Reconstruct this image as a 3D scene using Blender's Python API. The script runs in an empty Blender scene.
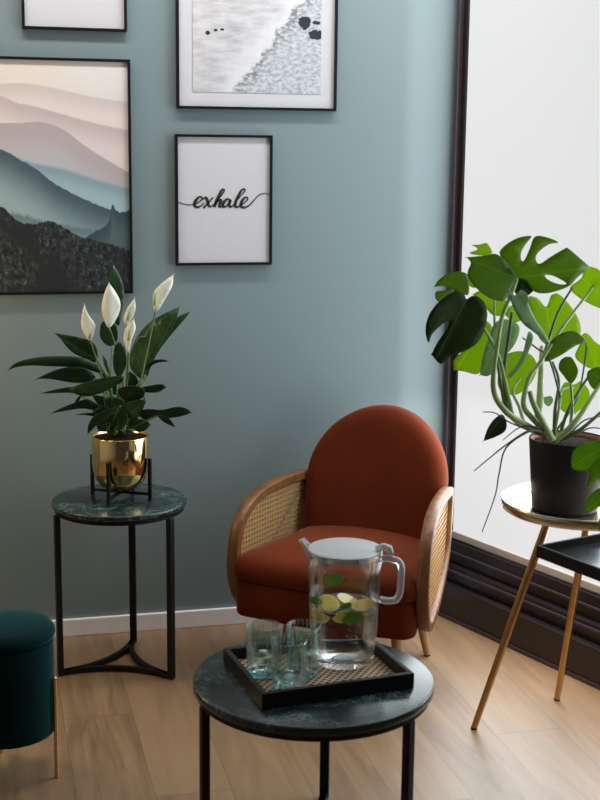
import bpy, bmesh, math, random
from mathutils import Vector, Matrix, noise
from mathutils.geometry import delaunay_2d_cdt
random.seed(7)
S = bpy.context.scene
C = S.collection
PI = math.pi
R = math.radians

# ------------------------------------------------------------------ camera
H = 1.51
YAW, PITCH, ROLL, FPX = R(13.744), R(10.527), R(0.595), 1320.6
fwd = Vector((math.sin(YAW)*math.cos(PITCH), math.cos(YAW)*math.cos(PITCH), -math.sin(PITCH)))
r0 = Vector((math.cos(YAW), -math.sin(YAW), 0)); u0 = r0.cross(fwd)
cr = r0*math.cos(ROLL)+u0*math.sin(ROLL); cu = -r0*math.sin(ROLL)+u0*math.cos(ROLL)
CAM = Vector((0, 0, H))
def ray(u, v): return cr*((u-300)/FPX) - cu*((v-400)/FPX) + fwd
def at_z(u, v, z):
    r = ray(u, v); return CAM + r*((z-H)/r.z)
def at_y(u, v, y):
    r = ray(u, v); return CAM + r*(y/r.y)
def at_d(u, v, d): return CAM + ray(u, v)*d
def depth(p): return (Vector(p)-CAM).dot(fwd)

cd = bpy.data.cameras.new('camera'); cam = bpy.data.objects.new('camera', cd); C.objects.link(cam)
m = Matrix((cr, cu, -fwd)).transposed().to_4x4(); m.translation = CAM
cam.matrix_world = m
cd.sensor_fit = 'VERTICAL'; cd.sensor_height = 36; cd.sensor_width = 27; cd.lens = FPX/800*36
cd.clip_start = 0.05
cd.dof.use_dof = True; cd.dof.focus_distance = 4.0; cd.dof.aperture_fstop = 6.3
S.camera = cam

# ------------------------------------------------------------------ node helpers
class NT:
    def __init__(s, name):
        s.m = bpy.data.materials.new(name); s.m.use_nodes = True
        s.t = s.m.node_tree; s.n = s.t.nodes; s.n.clear()
        s.out = s.n.new('ShaderNodeOutputMaterial')
    def new(s, typ, **kw):
        n = s.n.new('ShaderNode'+typ)
        for k, v in kw.items(): setattr(n, k, v)
        return n
    def put(s, sock, v):
        if hasattr(v, 'is_output'): s.t.links.new(v, sock)
        elif isinstance(v, (tuple, list)) and len(v) == 3 and sock.type == 'RGBA': sock.default_value = (*v, 1)
        else: sock.default_value = v
    def math(s, op, a, b=0.0, c=0.0, clamp=False):
        n = s.new('Math', operation=op, use_clamp=clamp)
        s.put(n.inputs[0], a); s.put(n.inputs[1], b); s.put(n.inputs[2], c); return n.outputs[0]
    def mix(s, f, a, b, mode='MIX'):
        n = s.new('Mix', data_type='RGBA', blend_type=mode)
        s.put(n.inputs[0], f); s.put(n.inputs[6], a); s.put(n.inputs[7], b); return n.outputs[2]
    def ss(s, v, a, b, lo=0., hi=1.):
        n = s.new('MapRange', interpolation_type='SMOOTHSTEP')
        s.put(n.inputs[0], v); s.put(n.inputs[1], a); s.put(n.inputs[2], b); s.put(n.inputs[3], lo); s.put(n.inputs[4], hi); return n.outputs[0]
    def ramp(s, f, stops):
        n = s.new('ValToRGB'); e = n.color_ramp.elements
        while len(e) < len(stops): e.new(.5)
        for k, (p, c) in enumerate(stops): e[k].position = p; e[k].color = (*c, 1)
        s.put(n.inputs[0], f); return n.outputs[0]
    def co(s, kind='Object'): return s.new('TexCoord').outputs[kind]
    def mp(s, v, scale=(1, 1, 1), rot=(0, 0, 0), loc=(0, 0, 0)):
        n = s.new('Mapping'); s.put(n.inputs[0], v)
        n.inputs[1].default_value = loc; n.inputs[2].default_value = rot; n.inputs[3].default_value = scale; return n.outputs[0]
    def noise(s, v, scale=5, detail=4, rough=.5, dist=0., out=0):
        n = s.new('TexNoise'); s.put(n.inputs['Vector'], v)
        n.inputs['Scale'].default_value = scale; n.inputs['Detail'].default_value = detail
        n.inputs['Roughness'].default_value = rough; n.inputs['Distortion'].default_value = dist
        return n.outputs[out]
    def xyz(s, v):
        n = s.new('SeparateXYZ'); s.put(n.inputs[0], v); return n.outputs
    def bump(s, h, strength=.2, dist=.01):
        n = s.new('Bump'); s.put(n.inputs['Height'], h)
        n.inputs['Strength'].default_value = strength; n.inputs['Distance'].default_value = dist; return n.outputs[0]
    def bsdf(s, col, rough=.5, metal=0., **kw):
        n = s.new('BsdfPrincipled'); s.put(n.inputs['Base Color'], col); s.put(n.inputs['Roughness'], rough)
        s.put(n.inputs['Metallic'], metal)
        for k, v in kw.items(): s.put(n.inputs[k.replace('_', ' ')], v)
        return n.outputs[0]
    def done(s, sh): s.t.links.new(sh, s.out.inputs[0]); return s.m

def srgb(r, g, b):
    f = lambda c: c/12.92 if c <= .04045 else ((c+.055)/1.055)**2.4
    return (f(r/255), f(g/255), f(b/255))

def simple(name, col, rough=.5, metal=0., var=.15, scale=30, bump=0., **kw):
    t = NT(name); n = t.noise(t.co(), scale, 4)
    dark = tuple(c*(1-var) for c in col); lite = tuple(min(1, c*(1+var)) for c in col)
    c = t.ramp(n, [(.3, dark), (.7, lite)])
    if bump: kw['Normal'] = t.bump(n, bump, .004)
    return t.done(t.bsdf(c, rough, metal, **kw))

# ---- materials
def mat_wall():
    t = NT('wall_paint'); n = t.noise(t.co(), 60, 5); n2 = t.noise(t.co(), 1.3, 3)
    c = t.mix(n2, (.170, .221, .232), (.184, .237, .248))
    return t.done(t.bsdf(c, .42, Normal=t.bump(n, .04, .002), Specular_IOR_Level=.5))
def mat_floor():
    t = NT('oak_planks'); co = t.co(); xs = t.xyz(co)
    W, Ln = .185, 1.30
    px = t.math('DIVIDE', xs[0], W); row = t.math('FLOOR', px)
    off = t.math('MULTIPLY', t.math('FRACT', t.math('MULTIPLY', row, .377)), Ln)
    py = t.math('DIVIDE', t.math('ADD', xs[1], off), Ln); cell = t.math('FLOOR', py)
    cmb = t.new('CombineXYZ'); t.put(cmb.inputs[0], row); t.put(cmb.inputs[1], cell)
    wn = t.new('TexWhiteNoise', noise_dimensions='3D'); t.put(wn.inputs['Vector'], cmb.outputs[0])
    rnd = wn.outputs['Value']
    sh = t.new('VectorMath', operation='ADD'); t.put(sh.inputs[0], co)
    sc = t.new('VectorMath', operation='SCALE'); t.put(sc.inputs[0], wn.outputs['Color']); sc.inputs['Scale'].default_value = 7
    t.put(sh.inputs[1], sc.outputs[0])
    g1 = t.noise(t.mp(sh.outputs[0], (22, 1.6, 1)), 1.6, 6, .6, .6)
    g2 = t.noise(t.mp(sh.outputs[0], (5, .9, 1)), 1.5, 4, .55, 1.8)
    c = t.ramp(g1, [(.28, srgb(107, 78, 50)), (.5, srgb(138, 105, 72)), (.75, srgb(159, 127, 92))])
    c = t.mix(t.ss(g2, .5, .72), c, srgb(109, 79, 51))
    c = t.mix(t.math('MULTIPLY', rnd, .55), c, srgb(162, 128, 92))
    fx = t.math('FRACT', px); fy = t.math('FRACT', py)
    ex = t.math('MINIMUM', fx, t.math('SUBTRACT', 1, fx)); ey = t.math('MINIMUM', fy, t.math('SUBTRACT', 1, fy))
    gap = t.math('MAXIMUM', t.math('LESS_THAN', ex, .006), t.math('LESS_THAN', ey, .0012))
    c = t.mix(t.math('MULTIPLY', gap, .6), c, srgb(80, 58, 42))
    ro = t.math('ADD', .34, t.math('MULTIPLY', g1, .15))
    b = t.bump(t.math('SUBTRACT', g1, t.math('MULTIPLY', gap, 1.5)), .12, .002)
    return t.done(t.bsdf(c, ro, Normal=b, Specular_IOR_Level=.5, Coat_Weight=1., Coat_Roughness=.45, Coat_IOR=1.5))
def mat_marble():
    t = NT('green_marble'); co = t.co()
    n1 = t.noise(co, 6, 6, .6, 1.2); n2 = t.noise(co, 13, 8, .65, 2.2); n3 = t.noise(co, 45, 6, .7)
    c = t.ramp(n1, [(.3, (.004, .010, .0105)), (.5, (.010, .025, .026)), (.72, (.034, .068, .068))])
    v = t.math('ABSOLUTE', t.math('SUBTRACT', n2, .5))
    vein = t.ss(v, .0, .022, 1., 0.); vein = t.math('MULTIPLY', vein, t.ss(n1, .42, .62))
    c = t.mix(t.math('MULTIPLY', vein, .45), c, (.36, .43, .42))
    c = t.mix(t.math('MULTIPLY', t.ss(n3, .58, .75), .28), c, (.16, .27, .25))
    return t.done(t.bsdf(c, .22, Specular_IOR_Level=.5))
def mat_velvet(name, col, lite):
    t = NT(name); co = t.co(); n = t.noise(co, 5, 4, .5, .4); f = t.noise(co, 350, 2)
    c = t.ramp(n, [(.3, tuple(x*.85 for x in col)), (.7, tuple(min(1, x*1.15) for x in col))])
    return t.done(t.bsdf(c, .85, Sheen_Weight=.32, Sheen_Roughness=.35, Sheen_Tint=lite, Specular_IOR_Level=.06, Normal=t.bump(f, .12, .001)))
def mat_wood(name, a, b, stretch=(3, 3, 22)):
    t = NT(name); co = t.co()
    n = t.noise(t.mp(co, stretch), 4, 6, .6, .8)
    c = t.ramp(n, [(.3, a), (.68, b)])
    return t.done(t.bsdf(c, .42, Normal=t.bump(n, .08, .002)))
def mat_cane(name, freq, strand, hole, see, diag=False):
    # octagonal cane webbing in the panel's own plane (uv in metres)
    t = NT(name); uv = t.xyz(t.co('UV'))
    k = PI*freq
    if diag: uv = [t.math('MULTIPLY', t.math('ADD', uv[0], uv[1]), .7071), t.math('MULTIPLY', t.math('SUBTRACT', uv[0], uv[1]), .7071)]
    a = t.math('ABSOLUTE', t.math('SINE', t.math('MULTIPLY', uv[0], k))); b = t.math('ABSOLUTE', t.math('SINE', t.math('MULTIPLY', uv[1], k)))
    d1 = t.math('MULTIPLY', a, b)
    h = t.ss(d1, .32, .50)
    g = t.noise(t.co('UV'), 300, 3)
    c = t.ramp(g, [(.3, tuple(x*.75 for x in strand)), (.7, strand)])
    s1 = t.bsdf(c, .5, Normal=t.bump(d1, -.5, .002))
    if see:
        tr = t.new('BsdfTransparent').outputs[0]
    else:
        tr = t.bsdf(hole, .7)
    mx = t.new('MixShader'); t.put(mx.inputs[0], h); t.put(mx.inputs[1], s1); t.put(mx.inputs[2], tr)
    return t.done(mx.outputs[0])
def mat_leaf(name, dark, lite, trans, tw=.35, vein=.35, rough=.38, spec=.45):
    t = NT(name); uv = t.xyz(t.co('UV'))      # u along the midrib, v across (signed, -1..1)
    n = t.noise(t.co(), 25, 4)
    c = t.ramp(n, [(.3, dark), (.72, lite)])
    av = t.math('ABSOLUTE', uv[1])
    rib = t.ss(av, .0, .05, 1., 0.)
    side = t.math('SINE', t.math('MULTIPLY', t.math('SUBTRACT', uv[0], t.math('MULTIPLY', av, .28)), 62))
    sv = t.ss(side, .88, 1.)
    vn = t.math('MAXIMUM', rib, t.math('MULTIPLY', sv, vein))
    c2 = t.mix(t.math('MULTIPLY', vn, .6), c, tuple(min(1, x*2.2+.03) for x in lite))
    bs = t.bsdf(c2, rough, Specular_IOR_Level=spec, Normal=t.bump(t.math('ADD', t.math('MULTIPLY', side, vein), t.math('MULTIPLY', n, 2)), .12, .002))
    tl = t.new('BsdfTranslucent'); t.put(tl.inputs[0], t.mix(t.math('MULTIPLY', vn, .35), trans, tuple(min(1, x*1.35) for x in trans)))
    mx = t.new('MixShader'); mx.inputs[0].default_value = tw
    t.put(mx.inputs[1], bs); t.put(mx.inputs[2], tl.outputs[0])
    return t.done(mx.outputs[0])
def mat_glass(name, col, ior=1.45, rough=0.):
    t = NT(name); n = t.noise(t.co(), 8, 2)
    c = t.mix(n, col, tuple(min(1, x*1.02) for x in col))
    g = t.bsdf(c, rough, Transmission_Weight=1., IOR=ior)
    return t.done(g)
def mat_thin(name, col, edge=.9, ribs=False):
    # clear thin wall: light passes straight through with a tint, the surface mirrors more at grazing angles
    t = NT(name); n = t.noise(t.co(), 8, 2); c = t.mix(n, col, tuple(min(1, x*1.01) for x in col))
    tr = t.new('BsdfTransparent'); t.put(tr.inputs[0], c)
    gl = t.new('BsdfGlossy'); gl.inputs['Roughness'].default_value = .03; t.put(gl.inputs[0], (1., 1., 1.))
    fr = t.new('Fresnel'); fr.inputs[0].default_value = 1.42
    f = t.math('MINIMUM', fr.outputs[0], edge)
    if ribs:
        x = t.xyz(t.co()); th = t.math('ARCTAN2', x[1], x[0])
        f = t.math('ADD', f, t.math('MULTIPLY', t.ss(t.math('SINE', t.math('MULTIPLY', th, 24)), .3, .95), .16))
    mx = t.new('MixShader'); t.put(mx.inputs[0], f); t.put(mx.inputs[1], tr.outputs[0]); t.put(mx.inputs[2], gl.outputs[0])
    return t.done(mx.outputs[0])
def mat_blind():
    t = NT('lit_blind_fabric'); co = t.co(); w = t.noise(t.mp(co, (400, 400, 400)), 1, 2)
    c = t.mix(w, (.955, .985, 1.0), (1.0, 1.0, 1.0))
    e = t.new('Emission'); t.put(e.inputs[0], c); e.inputs[1].default_value = BLIND
    d = t.bsdf((.15, .15, .15), .8)
    a = t.new('AddShader'); t.put(a.inputs[0], e.outputs[0]); t.put(a.inputs[1], d)
    return t.done(a.outputs[0])
BLIND = .71

def mat_mountain():
    t = NT('misty_mountain_print'); uv = t.xyz(t.co('UV')); U, V = uv[0], uv[1]
    def ux(x): return 1-.773*(405-x)/405
    def vy(y): return 1-(y-38)/737
    nz = t.noise(t.co('UV'), 14, 5, .6); nf = t.noise(t.co('UV'), 36, 7, .68, .6); nm = t.noise(t.co('UV'), 3, 3)
    cmb = t.new('CombineXYZ'); t.put(cmb.inputs[0], U)
    n1 = t.noise(cmb.outputs[0], 30, 5, .6)
    sky = t.ramp(V, [(.3, srgb(190, 196, 202)), (.62, srgb(214, 200, 194)), (.8, srgb(212, 205, 202)), (1., srgb(214, 208, 205))])
    col = t.mix(t.ss(U, .9, .3, 0., .45), sky, srgb(222, 204, 188))
    def layer(col, pts, top, bot, fade, amp, soft):
        fc = t.new('FloatCurve'); cv = fc.mapping.curves[0]
        P = [(max(0, ux(x)), vy(y)) for x, y in pts]
        P = [(0., P[0][1]+(.02))] + P
        while len(cv.points) < len(P): cv.points.new(.5, .5)
        for p, q in zip(cv.points, P): p.location = q
        fc.mapping.update(); fc.inputs[0].default_value = 1; t.put(fc.inputs[1], U)
        ridge = t.math('ADD', fc.outputs[0], t.math('MULTIPLY', t.math('SUBTRACT', n1, .5), amp))
        d = t.math('SUBTRACT', ridge, V)                    # >0 below the ridge
        mask = t.ss(d, -soft, soft)
        lc = t.mix(t.ss(d, 0., fade), top, bot) if not callable(top) else top(d)
        return t.mix(mask, col, lc)
    col = layer(col, [(0, 115), (50, 110), (120, 115), (200, 130), (300, 150), (405, 162)], srgb(196, 184, 182), srgb(216, 203, 199), .09, .006, .004)
    col = layer(col, [(0, 150), (50, 170), (100, 180), (200, 206), (300, 232), (405, 252)], srgb(186, 172, 171), srgb(212, 200, 198), .12, .01, .004)
    col = layer(col, [(0, 235), (60, 234), (140, 232), (200, 255), (260, 300), (330, 345), (405, 388)], srgb(172, 160, 162), srgb(178, 180, 186), .20, .012, .004)
    col = layer(col, [(0, 330), (100, 360), (200, 380), (300, 412), (405, 440)], srgb(128, 152, 162), srgb(150, 178, 186), .09, .012, .012)
    col = layer(col, [(0, 318), (60, 350), (110, 380), (160, 420), (230, 460), (300, 492), (405, 530)], srgb(74, 90, 98), srgb(140, 162, 168), .22, .022, .003)
    col = layer(col, [(0, 520), (60, 525), (120, 545), (200, 560), (300, 575), (405, 590)], srgb(96, 120, 124), srgb(130, 150, 154), .08, .05, .012)
    col = layer(col, [(0, 780), (230, 620), (290, 582), (340, 545), (352, 492), (362, 512), (405, 508)], srgb(62, 78, 84), srgb(84, 100, 104), .12, .03, .003)
    def fg(d):
        tx = t.ramp(nf, [(.36, srgb(30, 33, 35)), (.56, srgb(58, 62, 63)), (.74, srgb(120, 123, 122))])
        return t.mix(t.ss(nm, .4, .6), tx, srgb(44, 48, 50))
    col = layer(col, [(0, 500), (40, 540), (100, 555), (150, 545), (200, 572), (250, 598), (300, 610), (405, 642)], fg, None, 0, .035, .004)
    return t.done(t.bsdf(col, .25, Specular_IOR_Level=.3))
def mat_ocean():
    t = NT('ocean_wave_print'); uv = t.xyz(t.co('UV')); U, V = uv[0], uv[1]
    co = t.co('UV')
    n = t.noise(co, 7, 6, .6); nf = t.noise(t.mp(co, (26, 60, 1)), 1, 6, .7); ns = t.noise(t.mp(co, (5, 24, 1)), 1, 5, .6)
    base = t.ramp(ns, [(.3, srgb(160, 157, 161)), (.6, srgb(194, 192, 196))])
    base = t.mix(t.ss(V, .45, .62), base, srgb(190, 180, 176))
    # shoreline: foam edge from bottom (u .3) to the top (u .75)
    edge = t.math('ADD', t.math('MULTIPLY', V, 1.18), .30)
    edge = t.math('ADD', edge, t.math('MULTIPLY', t.math('SUBTRACT', n, .5), .3))
    d = t.math('SUBTRACT', U, edge)
    water = t.ramp(nf, [(.30, srgb(122, 126, 132)), (.46, srgb(162, 165, 170)), (.6, srgb(192, 194, 198))])
    col = t.mix(t.ss(d, -.02, .02), base, water)
    foam = t.math('MULTIPLY', t.ss(d, -.2, -.03), t.ss(d, .03, -.02))
    col = t.mix(t.math('MULTIPLY', foam, .75), col, srgb(206, 206, 210))
    dk = t.math('MULTIPLY', t.ss(d, -.01, .03), t.ss(d, .13, .03)); dk = t.math('MULTIPLY', dk, t.ss(nf, .58, .46))
    col = t.mix(t.math('MULTIPLY', dk, .6), col, srgb(84, 86, 92))
    def blob(cu_, cv_, ru, rv, th=.5, amp=.9):
        a = t.math('DIVIDE', t.math('SUBTRACT', U, cu_), ru); b = t.math('DIVIDE', t.math('SUBTRACT', V, cv_), rv)
        q = t.math('ADD', t.math('MULTIPLY', a, a), t.math('MULTIPLY', b, b))
        q = t.math('ADD', q, t.math('MULTIPLY', t.math('SUBTRACT', t.noise(co, 34, 3), .5), 2.2*amp))
        return t.ss(q, 1.05, .85)
    for bb in ((.865, .352, .05, .033), (.955, .295, .06, .025), (.96, .355, .03, .01)):
        col = t.mix(blob(*bb), col, srgb(52, 54, 58))
    for bb in ((.115, .288, .018, .011), (.175, .302, .016, .007), (.225, .306, .016, .006)):
        col = t.mix(blob(*bb, amp=.5), col, srgb(46, 48, 50))
    return t.done(t.bsdf(col, .3, Specular_IOR_Level=.3))
def mat_soil():
    t = NT('potting_soil'); n = t.noise(t.co(), 120, 6, .7)
    return t.done(t.bsdf(t.ramp(n, [(.4, (.008, .005, .004)), (.75, (.07, .030, .022))]), .9, Specular_IOR_Level=.1, Normal=t.bump(n, 1., .01)))
def mat_lemon():
    t = NT('lemon_flesh'); uv = t.xyz(t.co('UV'))   # u = radius 0..1, v = angle
    seg = t.math('ABSOLUTE', t.math('SINE', t.math('MULTIPLY', uv[1], 4.5)))
    pulp = t.mix(t.ss(seg, .1, .3), (.88, .76, .34), (.86, .62, .06))
    c = t.mix(t.ss(uv[0], .80, .84), pulp, (.88, .84, .62)); c = t.mix(t.ss(uv[0], .90, .94), c, (.85, .58, .03))
    return t.done(t.bsdf(c, .3))

M = dict(
    wall=mat_wall(), floor=mat_floor(), marble=mat_marble(),
    plaster=simple('white_plaster', (.72, .71, .69), .8, var=.04), skirting=simple('white_skirting_paint', (.90, .89, .92), .4, var=.03),
    rust=mat_velvet('rust_velvet', (.110, .0190, .0060), (1., .42, .25)), teal=mat_velvet('teal_velvet', (.0012, .0150, .0155), (.2, .75, .72)),
    oak=mat_wood('chair_oak', (.095, .033, .008), (.235, .096, .026), (8, 8, 3)), bamboo=mat_wood('leg_oak', (.34, .17, .06), (.52, .30, .13), (9, 9, 2)),
    cane=mat_cane('cane_webbing', 66, (.52, .285, .095), (.05, .02, .01), True), traycane=mat_cane('tray_cane_webbing', 78, (.74, .50, .31), (.05, .022, .012), False, True),
    black=simple('black_powder_coat', (.009, .0085, .009), .45, var=.1, Specular_IOR_Level=.22), framebl=simple('black_picture_frame', (.007, .007, .008), .4, var=.1, Specular_IOR_Level=.18),
    traywood=simple('black_stained_wood', (.010, .009, .010), .4, var=.25, Specular_IOR_Level=.25), window=simple('dark_window_aluminium', (.020, .013, .015), .28, .0, var=.12),
    mull=simple('plum_window_aluminium', (.085, .062, .080), .3, .3, var=.08),
    paper=simple('white_paper', (.51, .495, .525), .6, var=.015), ink=simple('black_ink', (.01, .01, .011), .6),
    mountain=mat_mountain(), ocean=mat_ocean(),
    gold=simple('polished_gold', (.88, .60, .25), .10, 1., var=.04), brass=simple('brushed_brass', (.62, .43, .20), .24, 1., var=.1),
    traytop=simple('pale_brass_tray', (.60, .52, .40), .26, 1., var=.05), brassleg=simple('aged_brass_leg', (.48, .30, .13), .30, 1., var=.12),
    pot=simple('black_plastic_pot', (.013, .012, .013), .55, var=.1, Specular_IOR_Level=.25), soil=mat_soil(), terracotta=simple('terracotta', (.28, .09, .05), .7),
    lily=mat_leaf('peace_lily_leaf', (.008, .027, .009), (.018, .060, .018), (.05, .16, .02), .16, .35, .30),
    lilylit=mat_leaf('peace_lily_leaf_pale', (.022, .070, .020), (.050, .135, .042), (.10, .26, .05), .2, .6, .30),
    spathe=simple('cream_spathe', (.80, .77, .66), .5, var=.05, Subsurface_Weight=.15), spadix=simple('green_spadix', (.30, .36, .08), .6, bump=.4, scale=200),
    lilystem=simple('lily_stem_green', (.075, .15, .03), .45), monstem=simple('monstera_stem_green', (.30, .42, .15), .4),
    monstemdark=simple('dark_stem_green', (.07, .11, .035), .45),
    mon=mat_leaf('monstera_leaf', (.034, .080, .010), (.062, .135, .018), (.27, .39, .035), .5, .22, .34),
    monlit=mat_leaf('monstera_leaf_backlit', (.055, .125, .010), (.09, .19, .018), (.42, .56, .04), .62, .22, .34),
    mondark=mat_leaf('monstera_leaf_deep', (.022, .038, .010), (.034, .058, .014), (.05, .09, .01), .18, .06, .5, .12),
    mongrey=mat_leaf('monstera_leaf_underside', (.19, .29, .17), (.29, .42, .26), (.40, .55, .28), .45, .3, .38),
    lime=mat_leaf('lime_leaf', (.12, .26, .02), (.22, .42, .04), (.36, .58, .05), .4, .3, .4),
    root=simple('brown_aerial_root', (.045, .022, .018), .7), blind=mat_blind(), hem=simple('pale_hem_bar', (.62, .56, .50), .4, .2, var=.04),
    acrylic=mat_thin('clear_acrylic', (.975, .98, .98), .6), water=mat_glass('clear_water', (.98, .99, .985), 1.22),
    glass=mat_thin('teal_tinted_glass', (.86, .935, .925), .5, True), frost=simple('frosted_lid_plastic', (.72, .73, .75), .35, var=.03, Transmission_Weight=.25),
    lemon=mat_lemon(), rind=simple('lemon_rind', (.82, .55, .03), .4), mint=mat_leaf('mint_leaf', (.10, .26, .03), (.18, .42, .06), (.35, .62, .07), .35, .3, .4),
    rubber=simple('black_rubber', (.01, .01, .01), .7), card=simple('hardboard_backing', (.2, .14, .09), .8),
)

# ------------------------------------------------------------------ mesh helpers
NOFIX = []
def link(name, bm, mat, parent=None, smooth=False, autos=None):
    me = bpy.data.meshes.new(name)
    if not any(b is bm for b in NOFIX): bmesh.ops.recalc_face_normals(bm, faces=bm.faces)
    NOFIX.clear()
    bm.to_mesh(me); bm.free()
    for mm in (mat if isinstance(mat, (list, tuple)) else [mat]): me.materials.append(mm)
    if smooth or autos:
        me.polygons.foreach_set('use_smooth', [True]*len(me.polygons))
    if autos:
        me.set_sharp_from_angle(angle=R(autos))
    o = bpy.data.objects.new(name, me); C.objects.link(o)
    if parent: o.parent = parent
    return o
def tag(o, label=None, cat=None, group=None, kind=None):
    if label: o['label'] = label
    if cat: o['category'] = cat
    if group: o['group'] = group
    if kind: o['kind'] = kind
    return o
def thing(name, label, cat, loc=(0, 0, 0), rz=0., group=None):
    o = bpy.data.objects.new(name, None); C.objects.link(o); o.location = loc; o.rotation_euler.z = rz
    o.empty_display_size = .05
    return tag(o, label, cat, group)
def copy_tree(o, parent=None):
    c = o.copy(); C.objects.link(c)
    if parent: c.parent = parent
    for ch in list(o.children): copy_tree(ch, c)
    return c
def bx(bm, x0, x1, y0, y1, z0, z1, bev=0., mat=None):
    r = bmesh.ops.create_cube(bm, size=1, matrix=Matrix.Translation(((x0+x1)/2, (y0+y1)/2, (z0+z1)/2)) @ Matrix.Diagonal((x1-x0, y1-y0, z1-z0, 1)))
    if mat is not None: bmesh.ops.transform(bm, matrix=mat, verts=r['verts'], space=Matrix())
    if bev:
        es = {e for v in r['verts'] for e in v.link_edges}
        bmesh.ops.bevel(bm, geom=list(es), offset=bev, segments=2, affect='EDGES', profile=.6)
def box(name, x0, x1, y0, y1, z0, z1, mat, parent=None, bev=0.):
    bm = bmesh.new(); bx(bm, x0, x1, y0, y1, z0, z1, bev); return link(name, bm, mat, parent)
def lathe(bm, prof, n=64, cen=(0, 0), close=False):
    rings = []
    for r, z in prof:
        if r < 1e-6: rings.append([bm.verts.new((cen[0], cen[1], z))])
        else: rings.append([bm.verts.new((cen[0]+r*math.cos(2*PI*k/n), cen[1]+r*math.sin(2*PI*k/n), z)) for k in range(n)])
    pairs = list(zip(rings, rings[1:])) + ([(rings[-1], rings[0])] if close else [])
    for a, b in pairs:
        for k in range(n):
            k2 = (k+1) % n
            if len(a) == 1 and len(b) == 1: continue
            if len(a) == 1: bm.faces.new((a[0], b[k], b[k2]))
            elif len(b) == 1: bm.faces.new((a[k], a[k2], b[0]))
            else: bm.faces.new((a[k], a[k2], b[k2], b[k]))
def tube(bm, pts, rad, n=10, caps=True, flat=None):
    pts = [Vector(p) for p in pts]; K = len(pts)
    rr = rad if isinstance(rad, (list, tuple)) else [rad]*K
    T = [(pts[min(k+1, K-1)]-pts[max(k-1, 0)]).normalized() for k in range(K)]
    up = Vector((0, 0, 1)) if abs(T[0].z) < .9 else Vector((1, 0, 0))
    N = (up - T[0]*up.dot(T[0])).normalized(); rings = []
    for k in range(K):
        N = (N - T[k]*N.dot(T[k])).normalized(); B = T[k].cross(N)
        rings.append([bm.verts.new(pts[k] + (N*math.cos(2*PI*j/n+PI/n) + B*math.sin(2*PI*j/n+PI/n))*rr[k]) for j in range(n)])
    for a, b in zip(rings, rings[1:]):
        for j in range(n): bm.faces.new((a[j], a[(j+1) % n], b[(j+1) % n], b[j]))
    if caps: bm.faces.new(rings[0][::-1]); bm.faces.new(rings[-1])
def crom(pts, seg=6, closed=False):
    P = [Vector(p) for p in pts]; n = len(P); out = []
    rng = range(n) if closed else range(n-1)
    for i in rng:
        if closed: a, b, c, d = P[i-1], P[i], P[(i+1) % n], P[(i+2) % n]
        else: a, b, c, d = P[max(i-1, 0)], P[i], P[i+1], P[min(i+2, n-1)]
        for k in range(seg):
            s = k/seg
            out.append(.5*((2*b) + (c-a)*s + (2*a-5*b+4*c-d)*s*s + (3*b-a-3*c+d)*s**3))
    if not closed: out.append(P[-1])
    return out
def loft(bm, rings, cap=True):
    R_ = [[bm.verts.new(p) for p in ring] for ring in rings]; n = len(R_[0])
    for a, b in zip(R_, R_[1:]):
        for k in range(n): bm.faces.new((a[k], a[(k+1) % n], b[(k+1) % n], b[k]))
    if cap: bm.faces.new(R_[0][::-1]); bm.faces.new(R_[-1])
    return R_
def offset2(loop, d):
    """inset a closed ccw 2-D loop by d"""
    n = len(loop); out = []
    for k in range(n):
        a, b, c = Vector(loop[k-1][:2]), Vector(loop[k][:2]), Vector(loop[(k+1) % n][:2])
        t = (c-a).normalized(); out.append(Vector((b.x - t.y*d, b.y + t.x*d)))
    return out

# ------------------------------------------------------------------ the setting
D = 4.05
P0 = Vector((1.49, 4.12, 0)); WD = Vector((.331, -.9437, 0)); WN = Vector((-.9437, -.331, 0))   # window line, direction to the camera side, normal into the room
XB = at_y(406, 300, D).x
tag(box('floor', -2.6, 4.2, -3.2, 4.6, -.05, 0, M['floor']), kind='structure')
CEIL = 2.75
tag(box('ceiling', -2.6, 4.2, -3.2, 4.6, CEIL, CEIL+.1, M['plaster']), kind='structure')
tag(box('wall_left', -2.7, -2.6, -3.2, 4.6, 0, CEIL, M['plaster']), kind='structure')
bm = bmesh.new()
ex = P0 + WD*.04
aq = (ex.y-D)/(.0025+.1*(ex.x-XB-.02))          # soft outward bend of the wall towards the window
prof = [(-2.6, D)] + [(XB-.03+.05*s, D + aq*(.05*s)**2) for s in (0, .25, .5, .75, 1)]
prof += [(ex.x, ex.y)]
prof = prof + [(ex.x+.1, ex.y+.15), (-2.6, D+.15)]
loft(bm, [[(x, y, 0) for x, y in prof], [(x, y, CEIL) for x, y in prof]])
tag(link('wall_back', bm, M['wall'], autos=40), kind='structure')
bm = bmesh.new(); hb = .056
bx(bm, -2.6, XB-.03, D-.014, D, 0, hb, .003)
tag(link('baseboard_back', bm, M['skirting']), kind='structure')

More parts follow.
